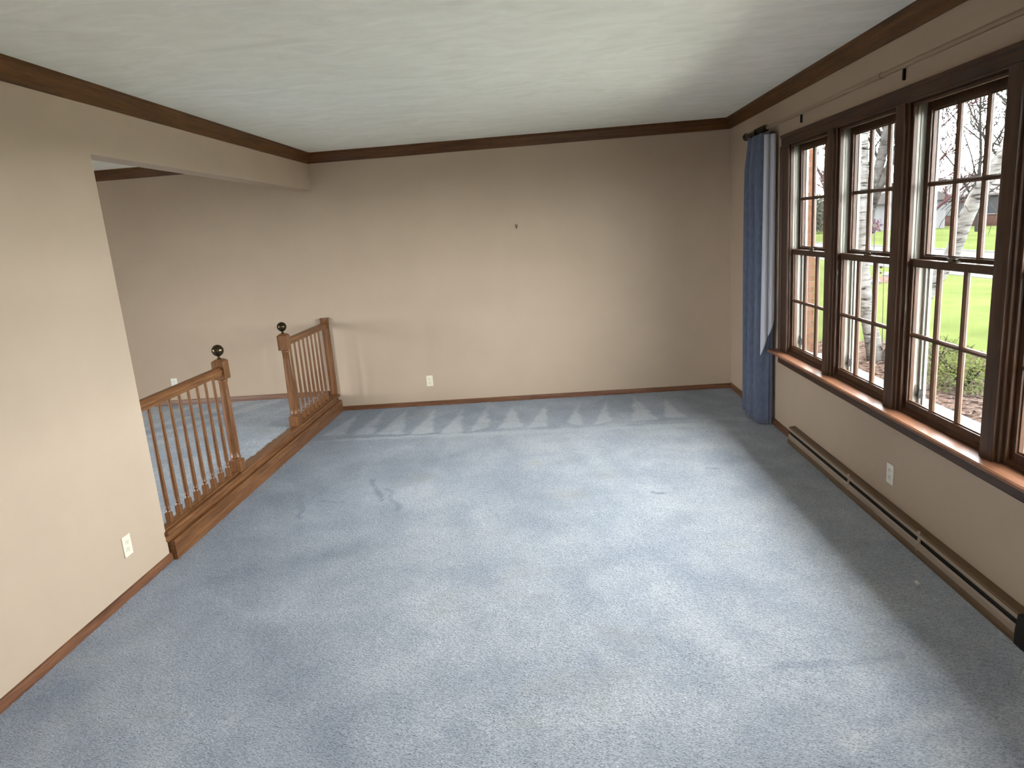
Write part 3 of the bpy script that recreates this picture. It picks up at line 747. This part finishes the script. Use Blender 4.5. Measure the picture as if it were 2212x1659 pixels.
tag(ch.build('bark_chips', CHIP, recalc=False), 'loose bark mulch chips covering the bed outside the windows', 'mulch', kind='stuff')

# brick wing of the house beyond the last window
bw = S(MB().box(W+.14, 5.515, 1.512, 2.6, -.25, 2.52).build('wall_brick', MORTAR))
bmesh_b = MB().box(0, .194, -.012, .05, 0, .058).mesh('brick'); bmesh_b.materials.append(BRICK)
bmesh_h = MB().box(0, .092, -.012, .05, 0, .058).mesh('brick'); bmesh_h.materials.append(BRICK)
for r in range(37):
    z = -.15+r*.0695
    x = 5.52
    first = r % 2
    while x > W+.36:
        hb = first; first = 0
        wd = .092 if hb else .194
        o = bpy.data.objects.new('brick', bmesh_h if hb else bmesh_b); COL.objects.link(o); o.parent = bw
        o.location = (x-wd, 1.512+R_.uniform(-.002, .002), z); x -= wd+.0105
# trees ---------------------------------------------------------------
def tree_mesh(m, base, height, r0, spread, seed, levels=4, kids=4, lean=(0, 0), n=5, start=.3, twig=.008, droop=0.0):
    rnd = random.Random(seed)
    tw = MB()
    def grow(p, d, length, r, lev):
        segs = 4 if lev < 2 else 3; pts = [p.copy()]; rad = [r]
        q = p.copy(); dd = d.copy()
        for i in range(segs):
            dd = (dd+Vector((rnd.uniform(-.16, .16), rnd.uniform(-.16, .16), rnd.uniform(-.04, .14)-droop*lev*.05))).normalized()
            q = q+dd*(length/segs); pts.append(q.copy()); rad.append(max(twig, r*(1-.62*(i+1)/segs)))
        (m if lev == 0 else tw).tube(pts, rad, 9 if lev == 0 else (5 if lev == 1 else 3), caps=False)
        if lev >= levels: return
        nk = kids+(2 if lev == 0 else 0)
        for j in range(nk):
            t = start+(1-start)*(j+rnd.random())/nk if lev == 0 else .2+.8*(j+rnd.random())/nk
            i = min(segs-1, int(t*segs)); fr = t*segs-i
            b = pts[i].lerp(pts[i+1], min(1, fr))
            az = rnd.uniform(0, 2*PI); tilt = rnd.uniform(.45, .95)
            axis = (pts[i+1]-pts[i]).normalized(); o = axis.orthogonal().normalized(); o.rotate(Matrix.Rotation(az, 3, axis))
            nd = (axis*math.cos(tilt)+o*math.sin(tilt)).normalized()
            grow(b, nd, length*spread*rnd.uniform(.75, 1.1)*(1.15-.45*t if lev == 0 else 1), rad[i]*.62, lev+1)
    grow(Vector(base), Vector((lean[0], lean[1], 1)).normalized(), height, r0, 0)
    return tw
def bare_tree(x, y, height, r0, seed, label, bark, twm, levels=4, kids=4, spread=.5, start=.3, twig=.01):
    m = MB(); base = (x, y, gz(x)-.05)
    tw = tree_mesh(m, base, height, r0, spread, seed, levels, kids, start=start, twig=twig)
    o = empty('bare_tree', base); tag(o, label, 'tree')
    t = m.build('trunk', bark, o, smooth=True, recalc=False); t.location = (-base[0], -base[1], -base[2])
    c = tw.build('branches', twm, o, recalc=False); c.location = (-base[0], -base[1], -base[2])
    return o
bare_tree(21.5, 31.9, 10.5, .20, 3, 'tall bare street tree with fine dark twigs, seen through the third window', BARK, BARK, 4, 5, .56, .10, .022)
bare_tree(34, 52.5, 8, .22, 11, 'bare tree with reddish budding twigs across the road, in front of the brick house', BARK, BUD, 4, 5, .50, .16, .030)
bare_tree(22.5, 44, 8, .22, 21, 'bare reddish tree across the road, seen through the second window', BARK, BUD, 4, 4, .48, .12, .034)
bare_tree(18.8, 17.2, 9.5, .13, 5, 'slender bare tree with upright twigs at the right edge of the third window', BARK, BARK, 4, 5, .36, .12, .017)
bare_tree(31, 41.3, 10, .12, 31, 'thin bare tree standing behind the leaning birch trunk, across the road', BARK, BARK, 4, 5, .55, .12, .022)
bare_tree(22, 66, 11, .3, 9, 'large bare tree standing farthest down the street', BARK, BARK, 4, 4, .5, .12, .05)

# birch clump by the bed
BZ = -.2
bc = tag(empty('birch_clump', (6.2, 1.35, BZ)), 'white-barked birch with several leaning trunks growing in the mulch bed', 'tree')
def btr(name, pts, rad, m_, n=12):
    o = MB().tube([(p[0]-6.2, p[1]-1.35, p[2]-BZ) for p in pts], rad, n).build(name, m_, bc, smooth=True); return o
btr('trunk', [(6.30, 1.30, BZ), (6.42, 1.25, .15), (6.62, 1.12, .65), (6.826, .988, 1.146), (6.83, .79, 1.52), (6.86, .65, 1.80), (6.953, .461, 2.12), (7.05, .25, 2.7), (7.1, .1, 3.6)], [.10, .088, .082, .078, .075, .07, .062, .05, .03], BIRCH)
btr('trunk', [(6.22, 1.34, BZ), (6.19, 1.42, .15), (6.15, 1.49, .45), (6.116, 1.533, .77), (6.108, 1.568, 1.10), (6.09, 1.60, 1.7), (6.08, 1.60, 2.33), (6.05, 1.62, 3.4)], [.10, .09, .082, .078, .070, .062, .055, .03], BIRCH)
btr('trunk', [(6.11, 1.56, 1.15), (6.15, 1.56, 1.5), (6.205, 1.546, 1.955), (6.25, 1.5, 2.3), (6.30, 1.45, 2.7), (6.4, 1.4, 3.5)], [.045, .05, .055, .052, .048, .03], GBARK)
btr('trunk', [(6.17, 1.55, 1.65), (6.26, 1.47, 2.0), (6.36, 1.36, 2.35), (6.45, 1.25, 3.0)], [.035, .036, .034, .02], GBARK)
tw = MB(); rnd = random.Random(77)
for k in range(46):
    s = Vector(rnd.choice([(6.86, .65, 1.9), (6.95, .45, 2.2), (7.05, .25, 2.8), (6.3, 1.45, 2.7), (6.09, 1.6, 2.2), (6.36, 1.36, 2.4), (6.4, 1.4, 3.3), (7.1, .1, 3.5)]))
    d = Vector((rnd.uniform(-1, 1), rnd.uniform(-1, 1), rnd.uniform(-.5, .6))).normalized(); p = s.copy(); pts = [p.copy()]
    for j in range(5):
        d = (d+Vector((rnd.uniform(-.3, .3), rnd.uniform(-.3, .3), rnd.uniform(-.3, .15)))).normalized(); p = p+d*rnd.uniform(.07, .15); pts.append(p.copy())
        if rnd.random() < .7:
            e = (d+Vector((rnd.uniform(-1, 1), rnd.uniform(-1, 1), rnd.uniform(-.6, .4)))).normalized()
            tw.tube([p-Vector((6.2, 1.35, BZ)), p+e*.12-Vector((6.2, 1.35, BZ)), p+e*.2+Vector((0, 0, -.03))-Vector((6.2, 1.35, BZ))], [.0035, .0033, .003], 3, caps=False)
    tw.tube([q-Vector((6.2, 1.35, BZ)) for q in pts], [.007, .006, .005, .0045, .004, .0035], 3, caps=False)
tw.build('branches', BARK, bc, recalc=False)

def shrub(x, y, r, h_, seed, label, leafm, n=1500, cat='shrub', ls=.018, name='low_shrub'):
    rnd = random.Random(seed); o = tag(empty(name, (x, y, -.13)), label, cat)
    m = MB(); s = MB()
    for i in range(26):
        a = rnd.uniform(0, 2*PI); rr = r*rnd.uniform(.3, .95)
        s.tube([(0, 0, 0), (rr*.5*math.cos(a), rr*.5*math.sin(a), h_*.55), (rr*math.cos(a), rr*math.sin(a), h_*rnd.uniform(.6, 1))], [.006, .004, .002], 4, caps=False)
    for i in range(n):
        a = rnd.uniform(0, 2*PI); q = rnd.random()**.5; ph_ = rnd.uniform(.1, 1)
        c = Vector((r*q*math.cos(a)*(1.1-.35*ph_), r*q*math.sin(a)*(1.1-.35*ph_), h_*ph_*(1-.35*q*q)))
        u = Vector((rnd.gauss(0, 1), rnd.gauss(0, 1), rnd.gauss(0, 1))).normalized(); v = u.orthogonal().normalized()*ls*.55; u = u*ls
        k = len(m.v); m.v += [tuple(c-u), tuple(c+v), tuple(c+u), tuple(c-v)]; m.f.append((k, k+1, k+2, k+3))
    s.build('stems', BARK, o, recalc=False)
    lf = m.build('foliage', leafm, o, recalc=False); return o
shrub(6.55, .62, .36, .42, 1, 'yellow-green low shrub in the mulch, nearer the birch', LEAF)
shrub(6.35, -.18, .34, .40, 2, 'yellow-green low shrub beside the window, the right one of the pair', LEAF)
shrub(7.2, 1.35, .16, .16, 3, 'small green tuft at the lawn edge of the mulch bed', LEAF, 400)
# hedge / evergreen mass down the street
ev = tag(empty('evergreen', (25, 58, gz(25))), 'dark evergreen hedge behind the white garage', 'hedge')
m = MB(); rnd = random.Random(4)
for i in range(5000):
    c = Vector((rnd.uniform(-2, 2), rnd.uniform(-5, 7), 0)); c.z = rnd.uniform(.2, 2.9+.5*math.sin(c.y*1.3))
    u = Vector((rnd.gauss(0, 1), rnd.gauss(0, 1), rnd.gauss(0, 1))).normalized(); v = u.orthogonal().normalized()*.10; u = u*.17
    k = len(m.v); m.v += [tuple(c-u), tuple(c+v), tuple(c+u), tuple(c-v)]; m.f.append((k, k+1, k+2, k+3))
m.build('foliage', EVER, ev, recalc=False)

# garden ornaments
go = tag(empty('garden_pinwheel', (6.26, 1.63, -.13)), 'pink metal flower on a thin stake in the garden bed', 'garden ornament')
fm = MB()
V1 = Vector((6.26, 1.63, -.13)); c0 = Vector((0, 0, 1.613)); d = (Vector((2.3, -7.0, 1.7))-(V1+c0)).normalized(); e1 = Vector((0, 0, 1)).cross(d).normalized(); e2 = d.cross(e1)
fm2 = MB()
for k in range(7):
    a = 2*PI*k/7
    for (mb, ra, rb, zz) in ((fm, .030, .098, 0.0), (fm2, .02, .062, .012)):
        aa = a+(.4 if mb is fm2 else 0); ww = .34
        p = [c0+d*(zz+.004*q)+e1*math.cos(aa+s*ww*f)*r+e2*math.sin(aa+s*ww*f)*r for r, s, f, q in ((ra*.6, 0, 0, 0), (rb*.75, -1, 1, 1), (rb, 0, 0, -1), (rb*.75, 1, 1, 2))]
        kk = len(mb.v); mb.v += [tuple(v) for v in p] + [tuple(v-d*.003) for v in p]
        mb.f += [(kk, kk+1, kk+2, kk+3), (kk+7, kk+6, kk+5, kk+4)] + [(kk+i, kk+4+i, kk+4+(i+1) % 4, kk+(i+1) % 4) for i in range(4)]
fm.build('outer_petals', PURPLE, go); fm2.build('inner_petals', PINK, go)
MB().tube([c0+d*.02, c0+d*.032], .017, 10).build('centre', YELL, go)
MB().tube([(0, 0, 0), (.005, 0, .8), tuple(c0)], .005, 6).build('stake', DARKM, go)
hk = tag(empty('shepherd_hook', (6.37, 1.54, -.13)), 'thin dark garden hook with two small hanging ornaments', 'garden ornament')
MB().tube([(0, 0, 0), (-.01, .02, .9), (-.015, .03, 1.30), (-.02, .03, 1.34), (-.035, .03, 1.35), (-.045, .03, 1.32)], .005, 6).build('pole', DARKM, hk)
for zz, q in ((1.13, .026), (1.06, .018)):
    MB().lathe(-.045, .028, [(.001, zz-q), (q*.6, zz-q*.5), (q, zz), (q*.6, zz+q*.5), (.001, zz+q)], 8).build('hanging_ornament', DARKM, hk)
MB().tube([(-.045, .03, 1.32), (-.045, .028, 1.05)], .0015, 4).build('cord', DARKM, hk)

# island bed with stone edging in the near lawn
ib = MB(); k = 0
ib.v.append((10.7, 10.9, -.06))
for i in range(20): a = 2*PI*i/20; ib.v.append((10.7+1.2*math.cos(a), 10.9+.75*math.sin(a), -.146))
for i in range(20): ib.f.append((0, 1+i, 1+(i+1) % 20))
isl = S(ib.build('island_bed', MULCH))
for i in range(16):
    a = 2*PI*i/16; s = MB(); q = R_.uniform(.09, .14)
    s.lathe(0, 0, [(.02, -.03), (q, 0), (q*1.05, .05), (q*.7, .10), (.02, .12)], 7)
    o = s.build('edging_stone', CURB, isl); o.location = (10.7+1.25*math.cos(a), 10.9+.8*math.sin(a), -.14); o.rotation_euler = (0, 0, a)
    pass

# brick and siding house across the road
hx = 42.0; hz0 = gz(hx)
hs = tag(empty('neighbour_house', (hx, 66, hz0)), 'low grey-sided house with brick base across the road', 'house')
def hb(name, m_, *bx):
    m = MB()
    for b in bx: m.box(*b)
    return m.build(name, m_, hs)
hb('wall', SIDING, (.05, 8, -14, 14, .2, 2.85))
hb('brick_base', FBRICK, (-.05, .25, -14.05, 14.05, -.4, 1.0))
hb('sill_band', WHITES, (-.12, .3, -14.1, 14.1, 1.0, 1.07))
m = MB().prism([(-.8, 2.8), (4, 4.9), (8.8, 2.8), (8.8, 2.65), (-.8, 2.65)], 'y', -14.6, 14.6); m.build('roof', ROOFM, hs)
for y in (-12.5, -9.5, -5.5, -2.5, 1.5, 3.8, 8.5, 11):
    f = MB().box(-.02, .1, y, y+2.0, 1.07, 2.5).build('window', DGLASS, hs)
    MB().box(-.06, .08, y-.12, y, 1.0, 2.62).box(-.06, .08, y+2, y+2.12, 1.0, 2.62).box(-.06, .08, y-.12, y+2.12, 2.5, 2.62).build('window_frame', WHITES, f)
# white garage further down
gx, gy = 30, 62
gh = tag(empty('white_garage', (gx, gy, gz(gx))), 'small white garage down the street behind the pink garden flower', 'house')
MB().box(0, 7, -6, 8, -.4, 2.4).build('wall', WHITES, gh)
MB().prism([(-.5, 2.35), (3.5, 3.9), (7.5, 2.35), (7.5, 2.2), (-.5, 2.2)], 'y', -6.5, 8.5).build('roof', ROOFM, gh)
MB().box(-.03, .05, -4, 1, -.3, 1.9).build('garage_door', WHITES, gh)
